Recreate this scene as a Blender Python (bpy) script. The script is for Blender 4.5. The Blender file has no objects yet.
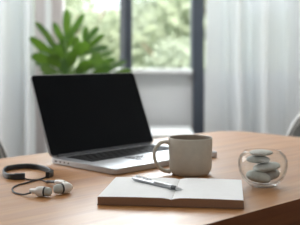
import bpy, bmesh, math, random
from mathutils import Vector, Matrix

C = bpy.context.scene
T = 0.75                      # table top above the floor
F, HOR, EYE = 650.0, 55.0, 0.27   # focal length in px, horizon row, eye above table top

# ------------------------------------------------------------------ camera
cam_data = bpy.data.cameras.new('camera')
cam = bpy.data.objects.new('camera', cam_data)
C.collection.objects.link(cam)
cam.location = (0, 0, T + EYE)
cam.rotation_euler = (math.pi / 2, 0, 0)
cam_data.sensor_width = 36
cam_data.lens = F * 36 / 300
cam_data.shift_y = -(112.5 - HOR) / 300
cam_data.clip_end = 200
cam_data.dof.use_dof = True
cam_data.dof.focus_distance = 1.27
cam_data.dof.aperture_fstop = 5.4
C.camera = cam

# ------------------------------------------------------------------ world, sun, lights, exposure
world = bpy.data.worlds.new('world')
C.world = world
world.use_nodes = True
bg = world.node_tree.nodes['Background']
bg.inputs['Color'].default_value = (0.86, 0.94, 1.0, 1)
bg.inputs['Strength'].default_value = 2.5

sun_data = bpy.data.lights.new('sun', 'SUN')
sun_data.energy = 9.5
sun_data.color = (1, 0.96, 0.86)
sun_data.angle = math.radians(3)
sun = bpy.data.objects.new('sun', sun_data)
C.collection.objects.link(sun)
sun.rotation_euler = (math.radians(47), 0, math.radians(20))

def area(name, loc, target, sx, sy, energy, color):
    d = bpy.data.lights.new(name, 'AREA')
    d.shape = 'RECTANGLE'
    d.size, d.size_y = sx, sy
    d.energy = energy
    d.color = color
    o = bpy.data.objects.new(name, d)
    C.collection.objects.link(o)
    o.location = loc
    v = Vector(target) - Vector(loc)
    o.rotation_euler = v.to_track_quat('-Z', 'Y').to_euler()
    return o

area('window_daylight', (-0.2, 4.35, 2.0), (-0.1, 1.4, T), 1.1, 1.0, 42, (0.93, 0.97, 1.0))
area('side_fill', (-1.9, 2.6, 1.6), (0.0, 1.5, T), 1.4, 1.2, 38, (0.95, 0.98, 1.0))  # added fill from the left; that wall has no window
area('overhead_fill', (0.5, -0.4, 2.45), (0.0, 1.5, T), 1.6, 1.2, 13, (1.0, 0.97, 0.93))  # added fill from above, behind the camera; no fixture there
area('overhead_fill', (0.2, 2.5, 2.5), (0.2, 3.4, 0.6), 1.8, 0.6, 24, (1.0, 0.98, 0.96))  # added fill that lifts the curtains and the far table end

C.view_settings.view_transform = 'Standard'
C.view_settings.look = 'None'
C.view_settings.gamma = 1
C.view_settings.use_curve_mapping = False
C.view_settings.exposure = 0.0
try:
    C.cycles.use_denoising = True
    C.cycles.max_bounces = 10
    C.cycles.transparent_max_bounces = 16
    C.cycles.sample_clamp_indirect = 6
except Exception:
    pass

# ------------------------------------------------------------------ helpers
def G(px, py, z=0.0):
    """point of the plane z (above the table top) seen at that place of the photograph"""
    y = F * (EYE - z) / (py - HOR)
    return Vector(((px - 150) / F * y, y, T + z))

def link(name, bm, mat, parent=None, smooth=False, auto=None):
    me = bpy.data.meshes.new(name)
    bm.normal_update()
    bm.to_mesh(me)
    bm.free()
    for m in (mat if isinstance(mat, (list, tuple)) else [mat]):
        me.materials.append(m)
    o = bpy.data.objects.new(name, me)
    C.collection.objects.link(o)
    if smooth:
        for p in me.polygons:
            p.use_smooth = True
        if auto:
            try:
                me.set_sharp_from_angle(angle=math.radians(auto))
            except Exception:
                pass
    if parent:
        o.parent = parent
    return o

def tag(o, label, cat, group=None):
    o['label'] = label
    o['category'] = cat
    if group:
        o['group'] = group
    return o

def thing(name, label, cat, loc=(0, 0, 0), rz=0.0, group=None):
    o = bpy.data.objects.new(name, None)
    o.empty_display_size = 0.05
    C.collection.objects.link(o)
    o.location = loc
    o.rotation_euler = (0, 0, rz)
    return tag(o, label, cat, group)

def structure(o):
    o['kind'] = 'structure'
    return o

def box(bm, x0, x1, y0, y1, z0, z1, bevel=0.0, seg=2, mi=0):
    vs = [bm.verts.new(p) for p in ((x0, y0, z0), (x1, y0, z0), (x1, y1, z0), (x0, y1, z0),
                                    (x0, y0, z1), (x1, y0, z1), (x1, y1, z1), (x0, y1, z1))]
    fs = [bm.faces.new([vs[i] for i in f]) for f in
          ((3, 2, 1, 0), (4, 5, 6, 7), (0, 1, 5, 4), (1, 2, 6, 5), (2, 3, 7, 6), (3, 0, 4, 7))]
    for f in fs:
        f.material_index = mi
    if bevel > 0:
        es = list({e for f in fs for e in f.edges})
        bmesh.ops.bevel(bm, geom=es, offset=bevel, segments=seg, affect='EDGES', profile=0.5)

def rbox(bm, x0, x1, y0, y1, z0, z1, r, seg=6, edge=0.0):
    """box whose four upright edges are rounded with r"""
    pts = []
    for cx, cy, a0 in ((x1 - r, y1 - r, 0), (x0 + r, y1 - r, 90), (x0 + r, y0 + r, 180), (x1 - r, y0 + r, 270)):
        for i in range(seg + 1):
            a = math.radians(a0 + 90 * i / seg)
            pts.append((cx + r * math.cos(a), cy + r * math.sin(a)))
    lo = [bm.verts.new((x, y, z0)) for x, y in pts]
    hi = [bm.verts.new((x, y, z1)) for x, y in pts]
    n = len(pts)
    bm.faces.new(list(reversed(lo)))
    top = bm.faces.new(hi)
    for i in range(n):
        bm.faces.new((lo[i], lo[(i + 1) % n], hi[(i + 1) % n], hi[i]))
    if edge > 0:
        es = [e for e in bm.edges if all(v in lo for v in e.verts) or all(v in hi for v in e.verts)]
        bmesh.ops.bevel(bm, geom=es, offset=edge, segments=2, affect='EDGES', profile=0.5)

def lathe(bm, prof, seg=48, mat=Matrix.Identity(4), closed=False):
    rings = []
    for r, z in prof:
        if r < 1e-6:
            rings.append([bm.verts.new(mat @ Vector((0, 0, z)))])
        else:
            rings.append([bm.verts.new(mat @ Vector((r * math.cos(2 * math.pi * i / seg),
                                                     r * math.sin(2 * math.pi * i / seg), z))) for i in range(seg)])
    pairs = list(zip(rings, rings[1:]))
    if closed:
        pairs.append((rings[-1], rings[0]))
    for a, b in pairs:
        for i in range(seg):
            j = (i + 1) % seg
            if len(a) == 1 and len(b) > 1:
                bm.faces.new((a[0], b[j], b[i]))
            elif len(b) == 1 and len(a) > 1:
                bm.faces.new((a[i], a[j], b[0]))
            elif len(a) > 1:
                bm.faces.new((a[i], a[j], b[j], b[i]))
    bmesh.ops.recalc_face_normals(bm, faces=bm.faces)

def spline(pts, n=8):
    pts = [Vector(p) for p in pts]
    P = [2 * pts[0] - pts[1]] + pts + [2 * pts[-1] - pts[-2]]
    out = []
    for i in range(1, len(P) - 2):
        for k in range(n):
            t = k / n
            p0, p1, p2, p3 = P[i - 1], P[i], P[i + 1], P[i + 2]
            out.append(0.5 * ((2 * p1) + (p2 - p0) * t + (2 * p0 - 5 * p1 + 4 * p2 - p3) * t * t + (3 * p1 - p0 - 3 * p2 + p3) * t ** 3))
    out.append(pts[-1])
    return out

def sweep(bm, pts, section, up=Vector((0, 0, 1)), cap=True, scale=None):
    """section: list of (side, up) offsets; swept along pts"""
    rings = []
    n = len(pts)
    for i, p in enumerate(pts):
        t = (pts[min(i + 1, n - 1)] - pts[max(i - 1, 0)]).normalized()
        s = t.cross(up)
        if s.length < 1e-4:
            s = t.cross(Vector((0, 1, 0)))
        s.normalize()
        u = s.cross(t).normalized()
        k = scale(i / (n - 1)) if scale else (1, 1)
        rings.append([bm.verts.new(p + s * a * k[0] + u * b * k[1]) for a, b in section])
    m = len(section)
    for a, b in zip(rings, rings[1:]):
        for i in range(m):
            bm.faces.new((a[i], a[(i + 1) % m], b[(i + 1) % m], b[i]))
    if cap:
        bm.faces.new(list(reversed(rings[0])))
        bm.faces.new(rings[-1])
    bmesh.ops.recalc_face_normals(bm, faces=bm.faces)

def circle(r, n=12):
    return [(r * math.cos(2 * math.pi * i / n), r * math.sin(2 * math.pi * i / n)) for i in range(n)]

def tube(bm, pts, r, n=12, up=Vector((0, 0, 1)), scale=None):
    sweep(bm, pts, circle(r, n), up, True, scale)

def axis_matrix(origin, direction):
    d = Vector(direction).normalized()
    m = d.to_track_quat('Z', 'Y').to_matrix().to_4x4()
    m.translation = Vector(origin)
    return m

# ------------------------------------------------------------------ materials
def mat(name, color, rough=0.5, metal=0.0, spec=0.5, coat=0.0, var=0.0, scale=60.0, bump=0.0):
    m = bpy.data.materials.new(name)
    m.use_nodes = True
    nt = m.node_tree
    b = nt.nodes['Principled BSDF']
    b.inputs['Base Color'].default_value = (*color, 1)
    b.inputs['Roughness'].default_value = rough
    b.inputs['Metallic'].default_value = metal
    b.inputs['Specular IOR Level'].default_value = spec
    b.inputs['Coat Weight'].default_value = coat
    if var > 0 or bump > 0:
        tc = nt.nodes.new('ShaderNodeTexCoord')
        nz = nt.nodes.new('ShaderNodeTexNoise')
        nz.inputs['Scale'].default_value = scale
        nz.inputs['Detail'].default_value = 5
        nt.links.new(tc.outputs['Object'], nz.inputs['Vector'])
        if var > 0:
            r = nt.nodes.new('ShaderNodeValToRGB')
            r.color_ramp.elements[0].position = 0.3
            r.color_ramp.elements[1].position = 0.7
            r.color_ramp.elements[0].color = (*[c * (1 - var) for c in color], 1)
            r.color_ramp.elements[1].color = (*[min(1, c * (1 + var)) for c in color], 1)
            nt.links.new(nz.outputs['Fac'], r.inputs['Fac'])
            nt.links.new(r.outputs['Color'], b.inputs['Base Color'])
        if bump > 0:
            bp = nt.nodes.new('ShaderNodeBump')
            bp.inputs['Strength'].default_value = bump
            bp.inputs['Distance'].default_value = 0.002
            nt.links.new(nz.outputs['Fac'], bp.inputs['Height'])
            nt.links.new(bp.outputs['Normal'], b.inputs['Normal'])
    return m

def wood_mat(name, dark, mid, light, rough=0.35, stretch=(1.2, 16, 16), scale=1.6):
    m = bpy.data.materials.new(name)
    m.use_nodes = True
    nt = m.node_tree
    b = nt.nodes['Principled BSDF']
    tc = nt.nodes.new('ShaderNodeTexCoord')
    mp = nt.nodes.new('ShaderNodeMapping')
    mp.inputs['Scale'].default_value = stretch
    nt.links.new(tc.outputs['Object'], mp.inputs['Vector'])
    n1 = nt.nodes.new('ShaderNodeTexNoise')
    n1.inputs['Scale'].default_value = scale
    n1.inputs['Detail'].default_value = 8
    n1.inputs['Roughness'].default_value = 0.6
    n1.inputs['Distortion'].default_value = 1.1
    nt.links.new(mp.outputs['Vector'], n1.inputs['Vector'])
    r = nt.nodes.new('ShaderNodeValToRGB')
    r.color_ramp.elements[0].position = 0.28
    r.color_ramp.elements[0].color = (*dark, 1)
    r.color_ramp.elements[1].position = 0.72
    r.color_ramp.elements[1].color = (*light, 1)
    e = r.color_ramp.elements.new(0.5)
    e.color = (*mid, 1)
    nt.links.new(n1.outputs['Fac'], r.inputs['Fac'])
    nt.links.new(r.outputs['Color'], b.inputs['Base Color'])
    n2 = nt.nodes.new('ShaderNodeTexNoise')
    n2.inputs['Scale'].default_value = scale * 1.4
    n2.inputs['Detail'].default_value = 3
    nt.links.new(mp.outputs['Vector'], n2.inputs['Vector'])
    mr = nt.nodes.new('ShaderNodeMapRange')
    mr.inputs['To Min'].default_value = rough - 0.07
    mr.inputs['To Max'].default_value = rough + 0.12
    nt.links.new(n2.outputs['Fac'], mr.inputs['Value'])
    nt.links.new(mr.outputs['Result'], b.inputs['Roughness'])
    bp = nt.nodes.new('ShaderNodeBump')
    bp.inputs['Strength'].default_value = 0.08
    bp.inputs['Distance'].default_value = 0.001
    nt.links.new(n1.outputs['Fac'], bp.inputs['Height'])
    nt.links.new(bp.outputs['Normal'], b.inputs['Normal'])
    return m

def glass_mat(name, tint, reflect, power, edge_tint=None):
    """clear glass: see-through face on, more mirror-like towards its outline"""
    m = bpy.data.materials.new(name)
    m.use_nodes = True
    nt = m.node_tree
    nt.nodes.remove(nt.nodes['Principled BSDF'])
    out = nt.nodes['Material Output']
    lw = nt.nodes.new('ShaderNodeLayerWeight')
    lw.inputs['Blend'].default_value = 0.5
    pw = nt.nodes.new('ShaderNodeMath')
    pw.operation = 'POWER'
    pw.inputs[1].default_value = power
    nt.links.new(lw.outputs['Facing'], pw.inputs[0])
    tr = nt.nodes.new('ShaderNodeBsdfTransparent')
    mx = nt.nodes.new('ShaderNodeMix')
    mx.data_type = 'RGBA'
    mx.inputs['A'].default_value = (*tint, 1)
    mx.inputs['B'].default_value = (*(edge_tint or tint), 1)
    nt.links.new(pw.outputs['Value'], mx.inputs['Factor'])
    nt.links.new(mx.outputs['Result'], tr.inputs['Color'])
    gl = nt.nodes.new('ShaderNodeBsdfGlossy')
    gl.inputs['Roughness'].default_value = 0.02
    ma = nt.nodes.new('ShaderNodeMath')
    ma.operation = 'MULTIPLY_ADD'
    ma.inputs[1].default_value = reflect
    ma.inputs[2].default_value = 0.03
    nt.links.new(pw.outputs['Value'], ma.inputs[0])
    ms = nt.nodes.new('ShaderNodeMixShader')
    nt.links.new(ma.outputs['Value'], ms.inputs['Fac'])
    nt.links.new(tr.outputs['BSDF'], ms.inputs[1])
    nt.links.new(gl.outputs['BSDF'], ms.inputs[2])
    nt.links.new(ms.outputs['Shader'], out.inputs['Surface'])
    return m

def sheer_mat(name, color, see=0.12, translucent=0.6):
    m = bpy.data.materials.new(name)
    m.use_nodes = True
    nt = m.node_tree
    nt.nodes.remove(nt.nodes['Principled BSDF'])
    out = nt.nodes['Material Output']
    d = nt.nodes.new('ShaderNodeBsdfDiffuse')
    t = nt.nodes.new('ShaderNodeBsdfTranslucent')
    tc = nt.nodes.new('ShaderNodeTexCoord')
    wv = nt.nodes.new('ShaderNodeTexNoise')
    wv.inputs['Scale'].default_value = 400
    nt.links.new(tc.outputs['Object'], wv.inputs['Vector'])
    r = nt.nodes.new('ShaderNodeValToRGB')
    r.color_ramp.elements[0].color = (*[c * 0.93 for c in color], 1)
    r.color_ramp.elements[1].color = (*color, 1)
    nt.links.new(wv.outputs['Fac'], r.inputs['Fac'])
    nt.links.new(r.outputs['Color'], d.inputs['Color'])
    nt.links.new(r.outputs['Color'], t.inputs['Color'])
    x = nt.nodes.new('ShaderNodeMixShader')
    x.inputs['Fac'].default_value = translucent
    nt.links.new(d.outputs['BSDF'], x.inputs[1])
    nt.links.new(t.outputs['BSDF'], x.inputs[2])
    p = nt.nodes.new('ShaderNodeBsdfTransparent')
    y = nt.nodes.new('ShaderNodeMixShader')
    y.inputs['Fac'].default_value = see
    nt.links.new(x.outputs['Shader'], y.inputs[1])
    nt.links.new(p.outputs['BSDF'], y.inputs[2])
    nt.links.new(y.outputs['Shader'], out.inputs['Surface'])
    return m

def leaf_mat(name, color, trans):
    m = mat(name, color, rough=0.5, spec=0.3, var=0.35, scale=9)
    nt = m.node_tree
    b = nt.nodes['Principled BSDF']
    out = nt.nodes['Material Output']
    t = nt.nodes.new('ShaderNodeBsdfTranslucent')
    t.inputs['Color'].default_value = (*trans, 1)
    x = nt.nodes.new('ShaderNodeMixShader')
    x.inputs['Fac'].default_value = 0.4
    nt.links.new(b.outputs['BSDF'], x.inputs[1])
    nt.links.new(t.outputs['BSDF'], x.inputs[2])
    nt.links.new(x.outputs['Shader'], out.inputs['Surface'])
    return m

M = {}
M['wall'] = mat('wall_paint', (0.72, 0.73, 0.74), 0.8, var=0.03, scale=4)
M['panel'] = mat('panel_paint', (0.66, 0.67, 0.68), 0.6, var=0.02, scale=3)
M['ceiling'] = mat('ceiling_paint', (0.82, 0.82, 0.82), 0.9, var=0.02, scale=4)
M['floor'] = wood_mat('floor_oak', (0.30, 0.22, 0.15), (0.42, 0.32, 0.22), (0.5, 0.39, 0.28), 0.45)
M['dark_frame'] = mat('slate_frame_paint', (0.045, 0.055, 0.075), 0.45, var=0.08, scale=8)
M['dark_frame_lit'] = mat('slate_frame_lit_paint', (0.17, 0.19, 0.22), 0.45, var=0.08, scale=8)  # paler copy of the frame paint, standing in for its lit side
M['mauve_frame'] = mat('mauve_jamb_paint', (0.56, 0.51, 0.505), 0.6, var=0.04, scale=6)
M['white_paint'] = mat('white_lacquer', (0.82, 0.83, 0.83), 0.45, var=0.02, scale=5)
M['pane'] = glass_mat('window_glass', (0.98, 0.99, 0.985), 0.5, 4)
M['sheer'] = sheer_mat('sheer_voile', (0.79, 0.82, 0.84), 0.06, 0.24)
M['lawn'] = mat('lawn_grass', (0.36, 0.40, 0.27), 0.9, var=0.3, scale=1.2)
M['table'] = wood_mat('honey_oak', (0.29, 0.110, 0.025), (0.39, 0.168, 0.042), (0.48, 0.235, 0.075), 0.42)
M['table'].node_tree.nodes['Principled BSDF'].inputs['Coat Weight'].default_value = 0.5
M['table'].node_tree.nodes['Principled BSDF'].inputs['Coat Roughness'].default_value = 0.36
M['table_edge_shaded'] = wood_mat('table_shaded_wood', (0.09, 0.026, 0.006), (0.125, 0.038, 0.009), (0.16, 0.052, 0.014), 0.65)  # dark brown wood, with the shade on the sides put into its colour
M['table_edge_shaded'].node_tree.nodes['Principled BSDF'].inputs['Specular IOR Level'].default_value = 0.2
M['alu'] = mat('silver_aluminium', (0.50, 0.52, 0.545), 0.38, metal=0.85, var=0.02, scale=300)
M['lid_grey'] = mat('grey_lid_metal', (0.32, 0.325, 0.335), 0.42, metal=0.6, var=0.03, scale=300)
M['black_glass'] = mat('black_screen_glass', (0.004, 0.005, 0.0065), 0.25, spec=0.08, var=0.05, scale=20)
M['black_plastic'] = mat('black_key_plastic', (0.010, 0.0105, 0.012), 0.6, spec=0.2, var=0.1, scale=100)
M['port'] = mat('port_socket_black', (0.01, 0.01, 0.012), 0.6, var=0.1, scale=100)
M['mug'] = mat('stoneware_glaze', (0.46, 0.435, 0.37), 0.42, var=0.05, scale=70, bump=0.04)
M['paper'] = mat('white_paper', (0.86, 0.875, 0.88), 0.85, spec=0.2, var=0.015, scale=80)
M['page_edge'] = mat('shaded_page_edges', (0.25, 0.14, 0.085), 0.85, spec=0.1, var=0.12, scale=500)  # paper edges browned: their shade and the wood's reflection put into the colour
M['cover'] = mat('dark_brown_cover', (0.12, 0.06, 0.035), 0.6, var=0.1, scale=150)
M['steel'] = mat('brushed_pen_metal', (0.36, 0.37, 0.39), 0.30, metal=0.95, var=0.04, scale=200)
M['pale_steel'] = mat('bright_nib_metal', (0.62, 0.63, 0.65), 0.3, metal=0.9, var=0.03, scale=200)
M['dark_grip'] = mat('graphite_grip', (0.05, 0.053, 0.06), 0.45, metal=0.3, var=0.1, scale=300)
M['bowl'] = glass_mat('clear_bowl_glass', (0.985, 0.99, 0.985), 0.45, 5, (0.40, 0.42, 0.41))
M['charcoal'] = mat('charcoal_rubber', (0.016, 0.021, 0.026), 0.42, var=0.1, scale=120)
M['cable'] = mat('black_cable_rubber', (0.012, 0.011, 0.012), 0.55, var=0.1, scale=200)
M['bud'] = mat('ivory_plastic', (0.68, 0.66, 0.62), 0.30, var=0.03, scale=120)
M['tip'] = mat('sage_grey_silicone', (0.40, 0.42, 0.39), 0.45, var=0.04, scale=120)
M['bud_ring'] = mat('black_seal_ring', (0.025, 0.027, 0.028), 0.5, var=0.1, scale=120)
M['pot'] = mat('white_ceramic_pot', (0.72, 0.72, 0.7), 0.4, var=0.03, scale=30)
M['soil'] = mat('potting_soil', (0.06, 0.04, 0.028), 0.95, var=0.4, scale=90, bump=0.6)
M['leaf'] = leaf_mat('plant_leaf', (0.018, 0.058, 0.018), (0.12, 0.24, 0.022))
M['stem'] = mat('plant_stem', (0.16, 0.26, 0.08), 0.6, var=0.15, scale=30)
M['bark'] = mat('tree_bark', (0.2, 0.15, 0.11), 0.9, var=0.3, scale=15, bump=0.5)
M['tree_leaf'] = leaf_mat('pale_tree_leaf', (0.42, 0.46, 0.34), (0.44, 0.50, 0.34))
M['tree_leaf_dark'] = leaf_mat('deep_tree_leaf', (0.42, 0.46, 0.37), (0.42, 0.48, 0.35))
M['chair_shell'] = mat('grey_chair_fabric', (0.24, 0.25, 0.245), 0.9, var=0.06, scale=200, bump=0.2)
M['chair_rim'] = mat('pale_chair_piping', (0.66, 0.67, 0.66), 0.7, var=0.04, scale=150)
M['chair_leg'] = wood_mat('chair_leg_oak', (0.34, 0.2, 0.1), (0.44, 0.28, 0.15), (0.5, 0.33, 0.19), 0.45)

def stone_mat(name, c):
    return mat(name, c, 0.65, spec=0.3, var=0.16, scale=70, bump=0.12)

for n_ in M['leaf'].node_tree.nodes:
    if n_.type == 'VALTORGB':
        n_.color_ramp.elements[0].position = 0.40
        n_.color_ramp.elements[1].position = 0.62
        n_.color_ramp.elements[0].color = (0.008, 0.032, 0.016, 1)
        n_.color_ramp.elements[1].color = (0.062, 0.115, 0.010, 1)
    if n_.type == 'TEX_NOISE':
        n_.inputs['Scale'].default_value = 8
# ------------------------------------------------------------------ the room
X0, X1, Y0, Y1, Z1 = -2.2, 2.2, -1.6, 4.0, 2.6

def slab(name, *a, m, **k):
    bm = bmesh.new()
    box(bm, *a, **k)
    return structure(link(name, bm, m))

slab('floor', X0, X1, Y0, Y1 + 0.14, -0.1, 0, m=M['floor'])
slab('ceiling', X0 - .1, X1 + .1, Y0 - .1, Y1 + 0.14, Z1, Z1 + 0.1, m=M['ceiling'])
slab('wall_left', X0 - 0.1, X0, Y0, Y1 + 0.14, 0, Z1, m=M['wall'])
slab('wall_right', X1, X1 + 0.1, Y0, Y1 + 0.14, 0, Z1, m=M['wall'])
slab('wall_front', X0, X1, Y0 - 0.1, Y0, 0, Z1, m=M['wall'])
WX0, WX1, SILL, HEAD = -1.5, 1.45, 0.92, 2.45
bm = bmesh.new()
box(bm, X0, WX0, Y1, Y1 + 0.14, 0, Z1)
box(bm, WX1, X1, Y1, Y1 + 0.14, 0, Z1)
box(bm, WX0, WX1, Y1, Y1 + 0.14, HEAD, Z1)
structure(link('wall_back', bm, M['wall']))
bm = bmesh.new()
box(bm, WX0, WX1, Y1 + 0.03, Y1 + 0.12, 0, SILL - 0.01)
structure(link('wall_back_panel', bm, M['panel']))

win = structure(bpy.data.objects.new('window_1', None))
C.collection.objects.link(win)
win.location = (0, Y1, 0)
def wpart(name, m, *a, **k):
    bm = bmesh.new()
    box(bm, *a, **k)
    return structure(link(name, bm, m, win))
# upright posts run from floor to head; each is a dark bar with a bead on its window side, coloured paler as if lit
def post(x0, x1, bead):
    wpart('window_post', M['dark_frame'], x0, x1, -0.03, 0.09, 0, HEAD, bevel=0.004)
    if bead:
        wpart('window_bead', M['dark_frame_lit'], x0 - bead, x0, -0.012, 0.08, SILL + .02, HEAD, bevel=0.003)
post(-0.150, -0.111, 0.036)
post(0.262, 0.330, 0.010)
post(0.90, 0.96, 0.010)
post(-1.15, -1.09, 0.010)
# pale jamb on the left with a white strip down its middle
wpart('window_jamb', M['mauve_frame'], -0.705, -0.535, -0.03, 0.09, 0, HEAD, bevel=0.004)
wpart('window_strip', M['white_paint'], -0.640, -0.600, -0.046, -0.03, 0, HEAD, bevel=0.004)
wpart('window_sill', M['white_paint'], -0.535, 0.258, -0.05, 0.10, SILL - 0.012, SILL + 0.014, bevel=0.004)
wpart('window_rail', M['dark_frame'], WX0, WX1, 0.0, 0.09, HEAD - 0.05, HEAD)
for a, b in ((WX0, -1.16), (-1.09, -0.705), (-0.535, -0.186), (-0.111, 0.258), (0.334, 0.89), (0.96, WX1)):
    wpart('window_glass', M['pane'], a, b, 0.045, 0.051, SILL + 0.0145, HEAD - 0.05)

# curtain track on the ceiling
slab('trim_1', X0 + .05, X1 - .05, 3.72, 3.80, Z1 - 0.035, Z1, m=M['white_paint'])

def curtain(name, label, x0, x1, seed, wave, amp, edge_dir):
    rnd = random.Random(seed)
    bm = bmesh.new()
    n = int((x1 - x0) / 0.008)
    ph = [rnd.uniform(0, 6.28) for _ in range(4)]
    rows = 14
    zs = [0.012 + (Z1 - 0.05) * k / rows for k in range(rows + 1)]
    grid = []
    for k, z in enumerate(zs):
        row = []
        f = 1.0 - 0.35 * k / rows
        for i in range(n + 1):
            x = x0 + (x1 - x0) * i / n
            a = 2 * math.pi * x / wave
            y = amp * f * (math.sin(a + ph[0] + 0.9 * math.sin(a * 0.37 + ph[1])) + 0.16 * math.sin(a * 2.3 + ph[2] + 0.15 * z)) 
            row.append(bm.verts.new((x + 0.012 * math.sin(z * 1.3 + a * 0.5), y, z)))
        grid.append(row)
    for r0, r1 in zip(grid, grid[1:]):
        for i in range(n):
            bm.faces.new((r0[i], r0[i + 1], r1[i + 1], r1[i]))
    o = link(name, bm, M['sheer'], None, smooth=True)
    o.location = (0, 3.76, 0)
    return tag(o, label, 'curtain')
curtain('sheer_curtain', 'white sheer curtain in soft folds behind the earphones and the plant', -2.0, -0.665, 3, 0.19, 0.075, 1)
curtain('sheer_curtain', 'grey white sheer curtain in folds behind the mug and the glass bowl', 0.315, 2.0, 8, 0.20, 0.075, -1)

# ------------------------------------------------------------------ outside: lawn and trees
slab('ground', -30, 30, Y1 + 0.16, 45, -0.12, -0.02, m=M['lawn'])

def tree(name, label, x, y, h, rx, rz, n, leafsize, m, seed, low):
    rnd = random.Random(seed)
    t = thing(name, label, 'tree' if 'tree' in name else 'shrub', (x, y, -0.02), 0, 'greenery beyond the window')
    bm = bmesh.new()
    top = h - rz * 0.6
    tube(bm, spline([(0, 0, 0), (0.05, 0.02, top * 0.4), (-0.04, 0.03, top)], 5), 0.045 * h / 2.2 + 0.01, 9,
         up=Vector((0, 1, 0)), scale=lambda q: (1.2 - 0.8 * q, 1.2 - 0.8 * q))
    for k in range(5):
        a = k * 2.4
        b0 = top * (0.35 + 0.11 * k)
        tube(bm, spline([(0, 0, b0), (0.3 * rx * math.cos(a), 0.3 * rx * math.sin(a), b0 + 0.2 * h * 0.5),
                         (0.7 * rx * math.cos(a), 0.7 * rx * math.sin(a), b0 + 0.3 * h)], 4), 0.018 * h / 2.2 + .004, 6)
    link('trunk', bm, M['bark'], t, smooth=True)
    bm = bmesh.new()
    zc = h - rz
    clumps = [(rnd.gauss(0, .5), rnd.gauss(0, .5), rnd.gauss(0, .5)) for _ in range(16)]
    for _ in range(n):
        c = rnd.choice(clumps)
        while True:
            v = Vector((rnd.uniform(-1, 1), rnd.uniform(-1, 1), rnd.uniform(-1, 1)))
            if v.length < 1:
                break
        v = v * 0.48 + Vector(c) * 0.75
        if v.length > 1:
            v = v.normalized() * rnd.uniform(0.8, 1)
        p = Vector((v.x * rx, v.y * rx, zc + v.z * rz))
        if p.z < low:
            p.z = low + rnd.random() * 0.2
        e = Vector((rnd.uniform(-1, 1), rnd.uniform(-1, 1), rnd.uniform(-1, 1))).normalized()
        s = e.orthogonal().normalized()
        L = leafsize * rnd.uniform(0.7, 1.3)
        vs = [bm.verts.new(p + q) for q in (-e * L, s * L * 0.45, e * L, -s * L * 0.45)]
        bm.faces.new(vs)
    f = link('foliage', bm, m, t)
    f['kind'] = 'stuff'
    return t
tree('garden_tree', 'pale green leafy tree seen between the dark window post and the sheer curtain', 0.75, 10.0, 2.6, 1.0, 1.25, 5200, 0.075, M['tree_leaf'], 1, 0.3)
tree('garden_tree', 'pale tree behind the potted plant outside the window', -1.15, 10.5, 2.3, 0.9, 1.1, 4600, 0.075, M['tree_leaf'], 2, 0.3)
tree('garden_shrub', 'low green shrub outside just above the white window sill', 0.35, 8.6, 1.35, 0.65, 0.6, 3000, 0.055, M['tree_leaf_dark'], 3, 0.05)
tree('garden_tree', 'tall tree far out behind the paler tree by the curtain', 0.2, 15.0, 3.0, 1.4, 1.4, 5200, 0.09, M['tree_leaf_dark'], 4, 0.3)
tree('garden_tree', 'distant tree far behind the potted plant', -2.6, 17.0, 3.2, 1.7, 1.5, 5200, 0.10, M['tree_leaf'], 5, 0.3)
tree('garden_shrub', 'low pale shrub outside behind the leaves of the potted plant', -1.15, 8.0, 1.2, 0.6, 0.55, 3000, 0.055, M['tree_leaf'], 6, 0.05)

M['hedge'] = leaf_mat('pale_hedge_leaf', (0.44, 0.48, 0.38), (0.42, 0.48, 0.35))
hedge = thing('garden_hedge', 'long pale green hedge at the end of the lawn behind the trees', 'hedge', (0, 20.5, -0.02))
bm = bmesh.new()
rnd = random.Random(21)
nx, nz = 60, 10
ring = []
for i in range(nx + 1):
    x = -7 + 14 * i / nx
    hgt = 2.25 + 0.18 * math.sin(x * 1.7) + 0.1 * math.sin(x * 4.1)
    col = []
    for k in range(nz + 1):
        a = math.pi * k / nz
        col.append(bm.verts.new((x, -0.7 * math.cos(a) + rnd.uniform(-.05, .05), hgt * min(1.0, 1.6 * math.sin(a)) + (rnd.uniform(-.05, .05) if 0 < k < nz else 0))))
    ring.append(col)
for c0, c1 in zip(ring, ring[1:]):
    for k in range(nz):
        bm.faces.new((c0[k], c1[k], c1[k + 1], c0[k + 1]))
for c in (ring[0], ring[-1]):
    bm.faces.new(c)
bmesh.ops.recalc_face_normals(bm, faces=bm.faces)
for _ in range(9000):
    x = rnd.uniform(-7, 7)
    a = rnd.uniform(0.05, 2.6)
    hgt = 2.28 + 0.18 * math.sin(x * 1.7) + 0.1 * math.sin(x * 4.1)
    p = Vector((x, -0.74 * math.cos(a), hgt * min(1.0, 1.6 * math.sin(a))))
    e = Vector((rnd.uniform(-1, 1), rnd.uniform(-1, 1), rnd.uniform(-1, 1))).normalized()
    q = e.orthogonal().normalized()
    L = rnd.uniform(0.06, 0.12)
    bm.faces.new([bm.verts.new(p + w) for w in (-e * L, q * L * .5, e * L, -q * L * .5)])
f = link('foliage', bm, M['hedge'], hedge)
f['kind'] = 'stuff'

# ------------------------------------------------------------------ white sideboard below the window
sb = thing('sideboard', 'low white sideboard under the window behind the laptop', 'sideboard', (-0.147, 3.70, 0))
bm = bmesh.new()
box(bm, -0.377, 0.377, -0.18, 0.20, 0.10, 0.575, bevel=0.003)
link('body', bm, M['white_paint'], sb)
bm = bmesh.new()
box(bm, -0.387, 0.387, -0.20, 0.21, 0.5752, 0.592, bevel=0.003)
link('top_board', bm, M['white_paint'], sb)
for s in (-1, 1):
    bm = bmesh.new()
    box(bm, *(sorted((s * 0.004, s * 0.37))), -0.196, -0.1805, 0.11, 0.57, bevel=0.002)
    d = link('door', bm, M['white_paint'], sb)
    bm = bmesh.new()
    lathe(bm, [(0, 0), (0.006, 0), (0.005, 0.012), (0.011, 0.016), (0.011, 0.022), (0, 0.024)], 16,
          axis_matrix((s * 0.04, -0.196, 0.36), (0, -1, 0)))
    link('knob', bm, M['steel'], d, smooth=True)
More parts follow.
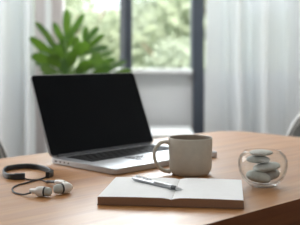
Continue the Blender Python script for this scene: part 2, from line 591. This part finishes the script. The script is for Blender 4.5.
for x in (-0.34, 0.34):
    for y in (-0.14, 0.17):
        bm = bmesh.new()
        lathe(bm, [(0, 0), (0.012, 0), (0.02, 0.1), (0, 0.1)], 12, Matrix.Translation((x, y, 0)))
        link('leg', bm, M['chair_leg'], sb, smooth=True, auto=40)

# ------------------------------------------------------------------ potted plant on the sideboard
plant = thing('potted_plant', 'leafy green potted plant rising behind the top of the open laptop', 'plant', (-0.40, 3.67, 0.592))
bm = bmesh.new()
lathe(bm, [(0, 0), (0.068, 0), (0.074, 0.006), (0.092, 0.15), (0.097, 0.155), (0.097, 0.17), (0.088, 0.17), (0.086, 0.15), (0, 0.15)], 36)
link('pot', bm, M['pot'], plant, smooth=True, auto=35)
bm = bmesh.new()
lathe(bm, [(0, 0.162), (0.04, 0.163), (0.084, 0.156), (0.084, 0.151)], 28)
link('soil', bm, M['soil'], plant, smooth=True)

def leaf(bm, base, tip, width, normal, fold=0.12, droop=0.1):
    base, tip = Vector(base), Vector(tip)
    d = tip - base
    L = d.length
    d.normalize()
    s = d.cross(Vector(normal))
    if s.length < 1e-3:
        s = d.orthogonal()
    s.normalize()
    u = s.cross(d).normalized()
    prof = [(0, 0.06), (0.10, 0.30), (0.25, 0.62), (0.42, 0.88), (0.58, 1.0), (0.74, 0.98), (0.87, 0.80), (0.95, 0.50), (1.0, 0.03)]
    rows = []
    for t, w in prof:
        c = base + d * L * t - u * droop * L * (t * t - 0.5 * t)
        h = w * width / 2
        rows.append([bm.verts.new(c - s * h + u * fold * h), bm.verts.new(c), bm.verts.new(c + s * h + u * fold * h)])
    for a, b in zip(rows, rows[1:]):
        for i in (0, 1):
            bm.faces.new((a[i], a[i + 1], b[i + 1], b[i]))

PY = 3.67
def pl(px, py, dy=0.0):
    """a point of the plant from its place in the photograph at depth PY+dy, in plant coordinates"""
    y = PY + dy
    return Vector(((px - 150) / F * y - plant.location.x, dy, T + EYE - (py - HOR) / F * y - plant.location.z))
lv = bmesh.new()
st = bmesh.new()
# base point, tip point, width px, depth offsets
LEAVES = [
    (66, 46, 67, 8, 9, -0.02, 0.0), (66, 44, 84, 13, 8, 0.02, 0.05), (58, 50, 36, 21, 10, -0.04, -0.06),
    (66, 48, 53, 22, 8, 0.04, 0.06), (58, 56, 29, 38, 12, -0.06, -0.1), (56, 62, 31, 56, 11, 0, -0.05),
    (70, 58, 88, 42, 12, -0.05, -0.12), (84, 46, 98, 26, 9, 0.02, 0.04), (84, 46, 86, 26, 8, 0.05, 0.07),
    (80, 56, 108, 46, 12, -0.03, -0.08), (82, 62, 106, 64, 12, -0.06, -0.1), (66, 62, 55, 44, 13, -0.09, -0.12),
    (64, 68, 48, 56, 13, -0.08, -0.12), (68, 70, 74, 50, 13, -0.12, -0.15), (74, 72, 92, 62, 13, -0.08, -0.12),
    (60, 74, 40, 68, 12, -0.06, -0.1), (90, 74, 112, 68, 12, -0.05, -0.1), (98, 76, 126, 60, 11, 0.0, -0.03),
    (104, 78, 132, 70, 10, 0.02, 0.0), (66, 60, 62, 34, 10, 0.05, 0.09), (72, 60, 78, 36, 10, 0.06, 0.1),
    (64, 80, 66, 58, 14, -0.1, -0.14), (76, 82, 84, 60, 13, -0.04, -0.06), (52, 82, 44, 62, 12, 0.04, 0.08),
    (88, 66, 100, 52, 11, 0.05, 0.09), (60, 66, 42, 48, 12, 0.04, 0.1), (82, 54, 104, 33, 8, 0.06, 0.1),
    (78, 80, 100, 74, 13, 0.05, 0.1), (62, 60, 46, 34, 9, 0.10, 0.15), (58, 64, 38, 47, 9, 0.10, 0.14), (74, 56, 92, 36, 8, 0.10, 0.13),
    (60, 72, 34, 62, 9, 0.09, 0.13), (92, 60, 112, 52, 8, 0.09, 0.12), (68, 52, 74, 24, 7, 0.10, 0.13), (86, 70, 116, 58, 9, 0.08, 0.12), (56, 78, 36, 80, 11, 0.03, 0.07), (70, 76, 60, 62, 13, 0.03, 0.06),
]
rnd = random.Random(5)
for bx, by, tx, ty, w, d0, d1 in LEAVES:
    b, t = pl(bx, by, d0), pl(tx, ty, d1)
    nrm = Vector((rnd.uniform(-1.1, 1.1), -1, rnd.uniform(-0.3, 1.2)))
    leaf(lv, b, t, w * PY / F * 0.92, nrm)
    root = Vector((rnd.uniform(-0.05, 0.05), rnd.uniform(-0.05, 0.05), 0.15))
    mid = (root + b) / 2 + Vector((0, 0, 0.03))
    tube(st, spline([root, mid, b, b + (t - b) * 0.15], 5), 0.0035, 6, up=Vector((0, 1, 0)))
link('foliage', lv, M['leaf'], plant, smooth=True)
link('stems', st, M['stem'], plant, smooth=True)

# ------------------------------------------------------------------ chairs beyond the table
def make_chair(label, loc, rz):
    t = thing('dining_chair', label, 'chair', loc, rz, 'dining chairs around the table')
    # curved shell back, seat pad, four splayed legs; the chair faces local -y
    def surf(th):
        rows = []
        for k in range(13):
            v = k / 12
            z = 0.44 + 0.42 * v
            half = (0.235 - 0.03 * v) * (1 if v < 0.5 else math.sqrt(max(0.02, 1 - ((v - 0.5) / 0.51) ** 2)))
            row = []
            for i in range(17):
                u = -1 + 2 * i / 16
                x = half * u
                y = 0.20 + 0.12 * v - 0.10 * u * u + th
                row.append((x, y, z))
            rows.append(row)
        return rows
    bm = bmesh.new()
    a = [[bm.verts.new(p) for p in r] for r in surf(-0.02)]
    b = [[bm.verts.new(p) for p in r] for r in surf(0.02)]
    for g, fl in ((a, 0), (b, 1)):
        for r0, r1 in zip(g, g[1:]):
            for i in range(16):
                q = (r0[i], r0[i + 1], r1[i + 1], r1[i])
                bm.faces.new(q if not fl else tuple(reversed(q)))
    rim_a = a[0] + [r[-1] for r in a[1:]] + list(reversed(a[-1][:-1])) + [r[0] for r in reversed(a[1:-1])]
    rim_b = b[0] + [r[-1] for r in b[1:]] + list(reversed(b[-1][:-1])) + [r[0] for r in reversed(b[1:-1])]
    m = len(rim_a)
    for i in range(m):
        bm.faces.new((rim_a[i], rim_b[i], rim_b[(i + 1) % m], rim_a[(i + 1) % m]))
    loop = [(x.co + y.co) / 2 for x, y in zip(rim_a, rim_b)]
    bmesh.ops.recalc_face_normals(bm, faces=bm.faces)
    back = link('backrest', bm, M['chair_shell'], t, smooth=True, auto=50)
    bm = bmesh.new()
    tube(bm, loop[16:], 0.016, 8)
    link('piping', bm, M['chair_rim'], back, smooth=True)
    bm = bmesh.new()
    rbox(bm, -0.225, 0.225, -0.22, 0.205, 0.42, 0.475, 0.07, 6, 0.012)
    link('seat', bm, M['chair_shell'], t, smooth=True, auto=40)
    for sx in (-1, 1):
        for sy in (-1, 1):
            bm = bmesh.new()
            tube(bm, [Vector((sx * 0.21, sy * 0.2, 0.001)), Vector((sx * 0.16, sy * 0.14, 0.42))], 0.016, 10, up=Vector((0, 1, 0)),
                 scale=lambda q: (0.7 + 0.4 * q, 0.7 + 0.4 * q))
            link('leg', bm, M['chair_leg'], t, smooth=True, auto=50)
    return t
make_chair('grey upholstered chair back at the far table corner past the glass bowl', (0.592, 2.36, 0), math.radians(-46))
make_chair('grey chair behind the table beyond the curled earphone neckband', (-0.522, 1.885, 0), math.radians(44))

# ------------------------------------------------------------------ the table
ANG = math.radians(44)
table = thing('dining_table', 'honey brown wooden table with rounded corners carrying the laptop and mug', 'table', (0.285, 2.348, 0), ANG)
# local -x runs back along the far edge, local -y towards the camera
TL, TW = 1.62, 0.808
bm = bmesh.new()
rbox(bm, -TL, 0, -TW, 0, T - 0.042, T, 0.10, 10, 0.002)
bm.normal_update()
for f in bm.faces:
    f.material_index = 0 if f.normal.z > 0.3 else 1  # sides and underside take the darker, shaded wood
link('tabletop', bm, [M['table'], M['table_edge_shaded']], table, smooth=True, auto=35)
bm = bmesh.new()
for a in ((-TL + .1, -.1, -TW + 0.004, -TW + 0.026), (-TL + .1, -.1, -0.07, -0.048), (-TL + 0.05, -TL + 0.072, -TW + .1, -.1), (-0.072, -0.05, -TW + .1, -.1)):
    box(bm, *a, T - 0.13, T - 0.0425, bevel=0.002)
link('apron', bm, M['table_edge_shaded'], table)
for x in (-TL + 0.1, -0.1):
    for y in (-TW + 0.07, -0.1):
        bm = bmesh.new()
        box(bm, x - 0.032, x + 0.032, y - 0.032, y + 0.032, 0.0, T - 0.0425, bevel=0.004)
        link('leg', bm, M['table_edge_shaded'], table)

# ------------------------------------------------------------------ laptop
LA = math.radians(46)
LW, LD = 0.373, 0.238
BL = Vector((-0.2483, 1.619, T))
wd = Vector((math.cos(LA), math.sin(LA), 0))
dd = Vector((math.sin(LA), -math.cos(LA), 0))
lap = thing('laptop', 'open silver laptop with blank black screen standing on the wooden table', 'laptop', BL + wd * LW / 2 + dd * LD / 2, LA)
hw, hd, bt = LW / 2, LD / 2, 0.0145      # local x along the hinge, local -y to the front edge
bm = bmesh.new()
rbox(bm, -hw, hw, -hd, hd, 0.0015, bt, 0.011, 6, 0.0018)
base = link('base', bm, M['alu'], lap, smooth=True, auto=40)
for x in (-hw + .03, hw - .03):
    for y in (-hd + .03, hd - .03):
        bm = bmesh.new()
        lathe(bm, [(0, 0), (0.007, 0), (0.007, 0.002), (0, 0.002)], 16, Matrix.Translation((x, y, 0)))
        link('rubber_foot', bm, M['black_plastic'], base)
# keyboard well and keys
kx0, kx1, ky0, ky1 = -hw + 0.030, hw - 0.030, -0.004, hd - 0.022
bm = bmesh.new()
rbox(bm, kx0, kx1, ky0, ky1, bt - 0.001, bt + 0.0003, 0.003, 3)
kb = link('keyboard', bm, M['black_plastic'], lap)
rows = 5
kh = (ky1 - ky0 - 0.004) / rows
key_mesh = {}
for r in range(rows):
    y1_ = ky1 - 0.002 - r * kh
    if r < 4:
        units = [1.0] * 14
        units[(0, 13, 0, 13)[r]] += 0.4
    else:
        units = [1, 1, 1, 1.2, 5.2, 1.2, 1, 1, 1, 0.8]
    tot = sum(units)
    x = kx0 + 0.002
    W = kx1 - kx0 - 0.004
    for u in units:
        w = W * u / tot
        k = (round(w, 5))
        if k not in key_mesh:
            bm = bmesh.new()
            box(bm, -w / 2 + 0.0015, w / 2 - 0.0015, -kh / 2 + 0.0015, kh / 2 - 0.0015, 0, 0.0012, bevel=0.0004, seg=1)
            o = link('key', bm, M['black_plastic'], kb)
            key_mesh[k] = o
        else:
            o = key_mesh[k].copy()
            C.collection.objects.link(o)
            o.parent = kb
        o.location = (x + w / 2, y1_ - kh / 2, bt + 0.0003)
        x += w
bm = bmesh.new()
rbox(bm, -0.062, 0.062, -hd + 0.010, -0.014, bt - 0.001, bt + 0.0002, 0.004, 4)
M['pad'] = mat('trackpad_glass', (0.60, 0.61, 0.63), 0.25, metal=0.7, var=0.02, scale=200)
link('trackpad', bm, M['pad'], lap)
for k, (y, w) in enumerate(((hd - 0.022, 0.009), (hd - 0.040, 0.005), (hd - 0.056, 0.005), (hd - 0.071, 0.004))):
    bm = bmesh.new()
    box(bm, -hw - 0.0003, -hw + 0.004, y - w / 2, y + w / 2, 0.0062, 0.0102, bevel=0.0002)
    o = link('port', bm, M['port'], base)
    o['label'] = 'dark socket in the side of the laptop'
# hinge and lid
bm = bmesh.new()
tube(bm, [Vector((-hw + .02, hd - 0.004, bt + 0.001)), Vector((hw - .02, hd - 0.004, bt + 0.001))], 0.0042, 12)
link('hinge', bm, M['dark_grip'], lap, smooth=True, auto=50)
LEAN, LL, LT = math.radians(23.1), 0.2195, 0.0052
lidm = Matrix.Translation((0, hd - 0.002, bt + 0.0015)) @ Matrix.Rotation(-LEAN, 4, 'X')
def lid_mesh(x0, x1, z0, z1, y0, y1, r, edge):
    bm = bmesh.new()
    rbox(bm, x0, x1, z0, z1, -y1, -y0, r, 6, edge)      # built flat, then stood up
    bmesh.ops.transform(bm, matrix=lidm @ Matrix.Rotation(math.radians(90), 4, 'X'), verts=bm.verts)
    bmesh.ops.recalc_face_normals(bm, faces=bm.faces)
    return bm
lid = link('lid', lid_mesh(-hw, hw, 0.0, LL, 0.0, LT, 0.010, 0.0012), M['lid_grey'], lap, smooth=True, auto=40)
scr = link('screen', lid_mesh(-hw + 0.0018, hw - 0.0018, 0.002, LL - 0.0018, -0.0004, 0.0004, 0.009, 0.0), M['black_glass'], lid)

# ------------------------------------------------------------------ neckband earphones
ear = thing('neckband_earphones', 'charcoal neckband earphones with ivory earbuds lying on the bare table', 'earphones', G(27, 178))
E0 = Vector(ear.location)
def E(px, py, z=0.0):
    return G(px, py, 0) + Vector((0, 0, z)) - E0
bm = bmesh.new()
path = [E(25, 179.3), E(17, 179.6), E(9, 179.2), E(4.6, 177.2), E(3.6, 174.4), E(6.0, 171.6), E(11, 170.2), E(18, 169.2), E(27, 168.7), E(36, 169.4), E(44, 171.2), E(50, 173.6), E(51.6, 176.0), E(47.5, 178.2)]
h = 0.0122
sec = [(-0.0016, 0.0), (0.0016, 0.0), (0.0024, 0.0015), (0.0024, h - 0.0015), (0.0014, h), (-0.0014, h), (-0.0024, h - 0.0015), (-0.0024, 0.0015)]
def fat(q):
    e = min(q, 1 - q)
    k = 1.9 if e < 0.10 else (1.0 + 0.9 * max(0, (0.16 - e) / 0.06))
    return (k, 1.12 if e < 0.1 else 1.0)
sweep(bm, spline(path, 8), sec, scale=fat)
band = link('neckband', bm, M['charcoal'], ear, smooth=True, auto=40)
cr = 0.0017
bm = bmesh.new()
tube(bm, spline([E(48.5, 177.8, 0.005), E(45, 178.3, cr), E(39, 180.2, cr), E(32, 182.0, cr), E(24, 184.3, cr), E(17, 186.2, cr), E(12.6, 189.2, cr), E(13.4, 192.6, cr), E(18, 194.6, cr), E(24, 196.0, 0.003), E(31, 197.2, 0.0085)], 8), cr, 10)
link('cable', bm, M['cable'], ear, smooth=True)
bm = bmesh.new()
tube(bm, spline([E(23, 179.6, 0.005), E(27, 180.0, cr), E(33, 180.6, cr), E(40, 180.4, cr), E(44, 181.6, cr), E(48, 184.8, 0.0062)], 8), cr * 0.85, 10)
link('cable', bm, M['cable'], ear, smooth=True)

def earbud(origin, direction, s, tail):
    m = axis_matrix(origin, direction)
    bm = bmesh.new()
    lathe(bm, [(0, -tail * s), (0.0036 * s, -tail * s), (0.0046 * s, -tail * s * 0.93), (0.0050 * s, -0.0075 * s), (0.0078 * s, -0.0050 * s), (0.0092 * s, -0.001 * s), (0.0096 * s, 0.004 * s), (0.0088 * s, 0.0095 * s), (0, 0.0095 * s)], 32, m)
    b = link('earbud', bm, M['bud'], ear, smooth=True, auto=50)
    bm = bmesh.new()
    lathe(bm, [(0, 0.0095 * s), (0.0086 * s, 0.0095 * s), (0.0086 * s, 0.0125 * s), (0, 0.0125 * s)], 28, m)
    link('seal_ring', bm, M['bud_ring'], b, smooth=True, auto=50)
    bm = bmesh.new()
    lathe(bm, [(0, 0.0123 * s), (0.0080 * s, 0.0123 * s), (0.0083 * s, 0.015 * s), (0.0080 * s, 0.019 * s), (0.0068 * s, 0.0222 * s), (0.0036 * s, 0.0240 * s), (0, 0.0244 * s)], 28, m)
    link('ear_tip', bm, M['tip'], b, smooth=True, auto=60)
    return b
p = E(39.2, 196.6, 0.0100)
earbud(p, (0.98, -0.22, 0.0), 1.04, 0.0185)
p = E(66.6, 193.3, 0.0112)
earbud(p, (-0.74, -0.67, 0.0), 1.17, 0.010)
# the long stem of the second earbud, pointing back along the table
bm = bmesh.new()
tube(bm, spline([E(47, 184.6, 0.0060), E(51, 185.2, 0.0075), E(56.5, 187.0, 0.0105)], 6), 0.0032, 12)
link('stem', bm, M['dark_grip'], ear, smooth=True)
bm = bmesh.new()
tube(bm, spline([E(56, 186.8, 0.0103), E(61, 188.4, 0.0135), E(65.5, 190.6, 0.0150)], 6), 0.0044, 14)
link('stem_sleeve', bm, M['bud'], ear, smooth=True)

# ------------------------------------------------------------------ notebook
NA = math.radians(-7)
NW, ND = 0.2600, 0.190
nf = G(97.6, 205.0)
nb = thing('open_notebook', 'open blank notebook with white pages and shaded brown edges beneath the pen', 'notebook', nf, NA)
sp = 0.1335
bm = bmesh.new()
box(bm, -0.0012, NW + 0.0012, -0.001, ND + 0.001, 0.0, 0.0018, bevel=0.0005)
link('cover', bm, M['cover'], nb)
def block(x0, x1, z_out, flip):
    """page block: height profile across x, rounded down into the gutter"""
    prof = []
    n = 18
    for i in range(n + 1):
        t = i / n                       # 0 outer edge, 1 spine
        z = z_out + 0.0010 * math.sin(t * math.pi * 0.8)
        if t > 0.86:
            z -= 0.0026 * ((t - 0.86) / 0.14) ** 2
        x = x0 + (x1 - x0) * t
        prof.append((x, z))
    bm = bmesh.new()
    top = []
    for yy in (0.0, ND):
        top.append([bm.verts.new((x, yy, z)) for x, z in prof])
    bot = []
    for yy in (0.0, ND):
        bot.append([bm.verts.new((x, yy, 0.0018)) for x, z in prof])
    for i in range(n):
        f = bm.faces.new((top[0][i], top[0][i + 1], top[1][i + 1], top[1][i])); f.material_index = 0
        for k in (0, 1):
            f = bm.faces.new((bot[k][i], bot[k][i + 1], top[k][i + 1], top[k][i])); f.material_index = 1
        f = bm.faces.new((bot[0][i], bot[0][i + 1], bot[1][i + 1], bot[1][i])); f.material_index = 1
    for i in (0, n):
        f = bm.faces.new((bot[0][i], bot[1][i], top[1][i], top[0][i])); f.material_index = 1
    bmesh.ops.recalc_face_normals(bm, faces=bm.faces)
    link('page_block', bm, [M['paper'], M['page_edge']], nb)
block(0.0, sp - 0.0003, 0.0150, False)
block(NW, sp + 0.0003, 0.0155, True)

# ------------------------------------------------------------------ pen
a = G(132.3, 177.9, 0.0213)
b = G(183.2, 189.8, 0.0195)
pen = thing('ballpoint_pen', 'silver ballpoint pen with clip lying across the open pages', 'pen', a)
pd = (b - a)
PL = pd.length
pm = axis_matrix((0, 0, 0), pd)
def pen_part(name, prof, m, parent=pen, seg=24):
    bm = bmesh.new()
    lathe(bm, prof, seg, pm)
    return link(name, bm, m, parent, smooth=True, auto=40)
R = 0.0046
pen_part('barrel', [(0, 0.006), (R * 0.92, 0.006), (R, 0.008), (R, PL * 0.46), (R * 1.06, PL * 0.465), (R * 1.06, PL * 0.485), (R, PL * 0.49), (R, PL * 0.80), (0, PL * 0.80)], M['steel'])
pen_part('push_button', [(0, 0), (R * 0.5, 0.0004), (R * 0.55, 0.0015), (R * 0.55, 0.006), (0, 0.006)], M['steel'])
pen_part('grip', [(0, PL * 0.80), (R * 0.98, PL * 0.80), (R * 1.0, PL * 0.83), (R * 0.92, PL * 0.885), (0, PL * 0.885)], M['dark_grip'])
pen_part('nib', [(0, PL * 0.885), (R * 0.86, PL * 0.885), (R * 0.34, PL * 0.965), (R * 0.16, PL * 0.97), (R * 0.10, PL), (0, PL)], M['pale_steel'])
# clip along the upper far side
d = pd.normalized()
side = Vector((0, 0, 1)) - d * d.z
side = (side.normalized() * 0.80 + d.cross(side).normalized() * -0.60).normalized()
bm = bmesh.new()
pts = [d * 0.009 + side * (R * 0.9), d * 0.010 + side * (R + 0.0022), d * 0.03 + side * (R + 0.0023), d * 0.048 + side * (R + 0.0009), d * 0.052 + side * (R + 0.0014)]
sweep(bm, spline(pts, 5), [(-0.0018, -0.0006), (0.0018, -0.0006), (0.0018, 0.0006), (-0.0018, 0.0006)], up=side)
link('clip', bm, M['steel'], pen, smooth=True, auto=40)

# ------------------------------------------------------------------ mug
MUGX, MUGY = 0.0916, 1.472
mug = thing('coffee_mug', 'beige stoneware mug with a round handle between the laptop and the notebook', 'mug', (MUGX, MUGY, T))
bm = bmesh.new()
lathe(bm, [(0, 0.0016), (0.030, 0.0016), (0.032, 0.0), (0.036, 0.0), (0.0415, 0.0025), (0.0458, 0.008), (0.0478, 0.016), (0.0486, 0.028), (0.0492, 0.055),
           (0.0496, 0.0805), (0.0495, 0.0830), (0.0488, 0.0842), (0.0479, 0.0836), (0.0472, 0.0805), (0.0462, 0.05), (0.0452, 0.018), (0.042, 0.009), (0.034, 0.006), (0, 0.0055)], 72)
M['mug_inside'] = mat('brown_mug_inside', (0.26, 0.21, 0.16), 0.4, var=0.06, scale=60)
bm.normal_update()
for f in bm.faces:                      # the inside is a darker brown up to the lip
    c = f.calc_center_median()
    r = math.hypot(c.x, c.y)
    if c.z > 0.005 and r < 0.0478 and f.normal.dot(Vector((c.x, c.y, -0.03))) < 0:
        f.material_index = 1
link('body', bm, [M['mug'], M['mug_inside']], mug, smooth=True)
bm = bmesh.new()
ha = math.radians(188)
hp = []
for r, z in ((0.0465, 0.0710), (0.056, 0.0745), (0.0675, 0.0725), (0.0785, 0.0630), (0.0830, 0.0480), (0.0808, 0.0330), (0.0735, 0.0195), (0.0615, 0.0105), (0.0460, 0.0075)):
    hp.append((r * math.cos(ha), r * math.sin(ha), z))
sweep(bm, spline(hp, 6), [(0.95 * x, 1.25 * y) for x, y in circle(0.0042, 14)], up=Vector((-math.sin(ha), math.cos(ha), 0)), scale=lambda q: (1 + 0.25 * (2 * q - 1) ** 4,) * 2)
link('handle', bm, M['mug'], mug, smooth=True)

# ------------------------------------------------------------------ glass bowl with stones
BX, BY = 0.2325, 1.340
bm = bmesh.new()
outer = [(0, 0.0), (0.022, 0.0), (0.0262, 0.0012), (0.0325, 0.0065), (0.0418, 0.0165), (0.0480, 0.0295), (0.0506, 0.0430), (0.0504, 0.0535), (0.0462, 0.0635), (0.0385, 0.0705)]
rim = [(0.0370, 0.0724), (0.0356, 0.0718)]
inner = [(0.0362, 0.0698), (0.0442, 0.0622), (0.0484, 0.0528), (0.0486, 0.0430), (0.0460, 0.0305), (0.0398, 0.0185), (0.0310, 0.0098), (0.022, 0.0066), (0, 0.0060)]
lathe(bm, outer + rim + inner, 72)
bowl = link('glass_bowl', bm, M['bowl'], None, smooth=True)
bowl.location = (BX, BY, T)
tag(bowl, 'small round clear glass bowl filled with smooth stones', 'bowl')

def pebble(label, dx, dy, z, a, b, c, roll, yaw, color, seed):
    bm = bmesh.new()
    bmesh.ops.create_icosphere(bm, subdivisions=4, radius=1)
    rn = random.Random(seed)
    ph = [rn.uniform(0, 6.28) for _ in range(4)]
    for v in bm.verts:
        p = v.co.copy()
        k = 1 + 0.05 * math.sin(2.1 * p.x + ph[0]) + 0.04 * math.sin(2.7 * p.y + ph[1]) + 0.03 * math.sin(3 * p.z + ph[2])
        e = 0.86
        q = Vector([math.copysign(abs(t) ** e, t) for t in p])
        v.co = Vector((q.x * a * k, q.y * b * k, p.z * c))
    o = link('smooth_stone', bm, stone_mat('stone_' + str(seed), color), None, smooth=True)
    o.location = (BX + dx, BY + dy, T + z)
    o.rotation_euler = (0, roll, yaw)
    return tag(o, label, 'stone', 'stones in the glass bowl')
R_ = math.radians
pebble('flat pale grey stone on top of the pile in the glass bowl', -0.0030, 0.000, 0.0688, 0.0245, 0.019, 0.0060, R_(0), R_(8), (0.50, 0.51, 0.475), 11)
pebble('small grey stone second from the top in the glass bowl', -0.0085, 0.001, 0.0550, 0.0255, 0.019, 0.0076, R_(1), R_(-8), (0.43, 0.44, 0.415), 12)
pebble('long grey stone tilted up in the middle of the glass bowl', 0.0075, 0.000, 0.0398, 0.0310, 0.020, 0.0082, R_(-8), R_(4), (0.49, 0.50, 0.47), 13)
pebble('largest grey stone low in the glass bowl sloping down under the others', -0.0115, -0.008, 0.0208, 0.0275, 0.018, 0.0115, R_(13), R_(6), (0.47, 0.485, 0.45), 14)
pebble('short dark stone at the bottom of the glass bowl behind the largest', 0.0185, 0.0125, 0.0215, 0.0195, 0.0165, 0.0105, R_(-12), R_(30), (0.40, 0.405, 0.385), 15)
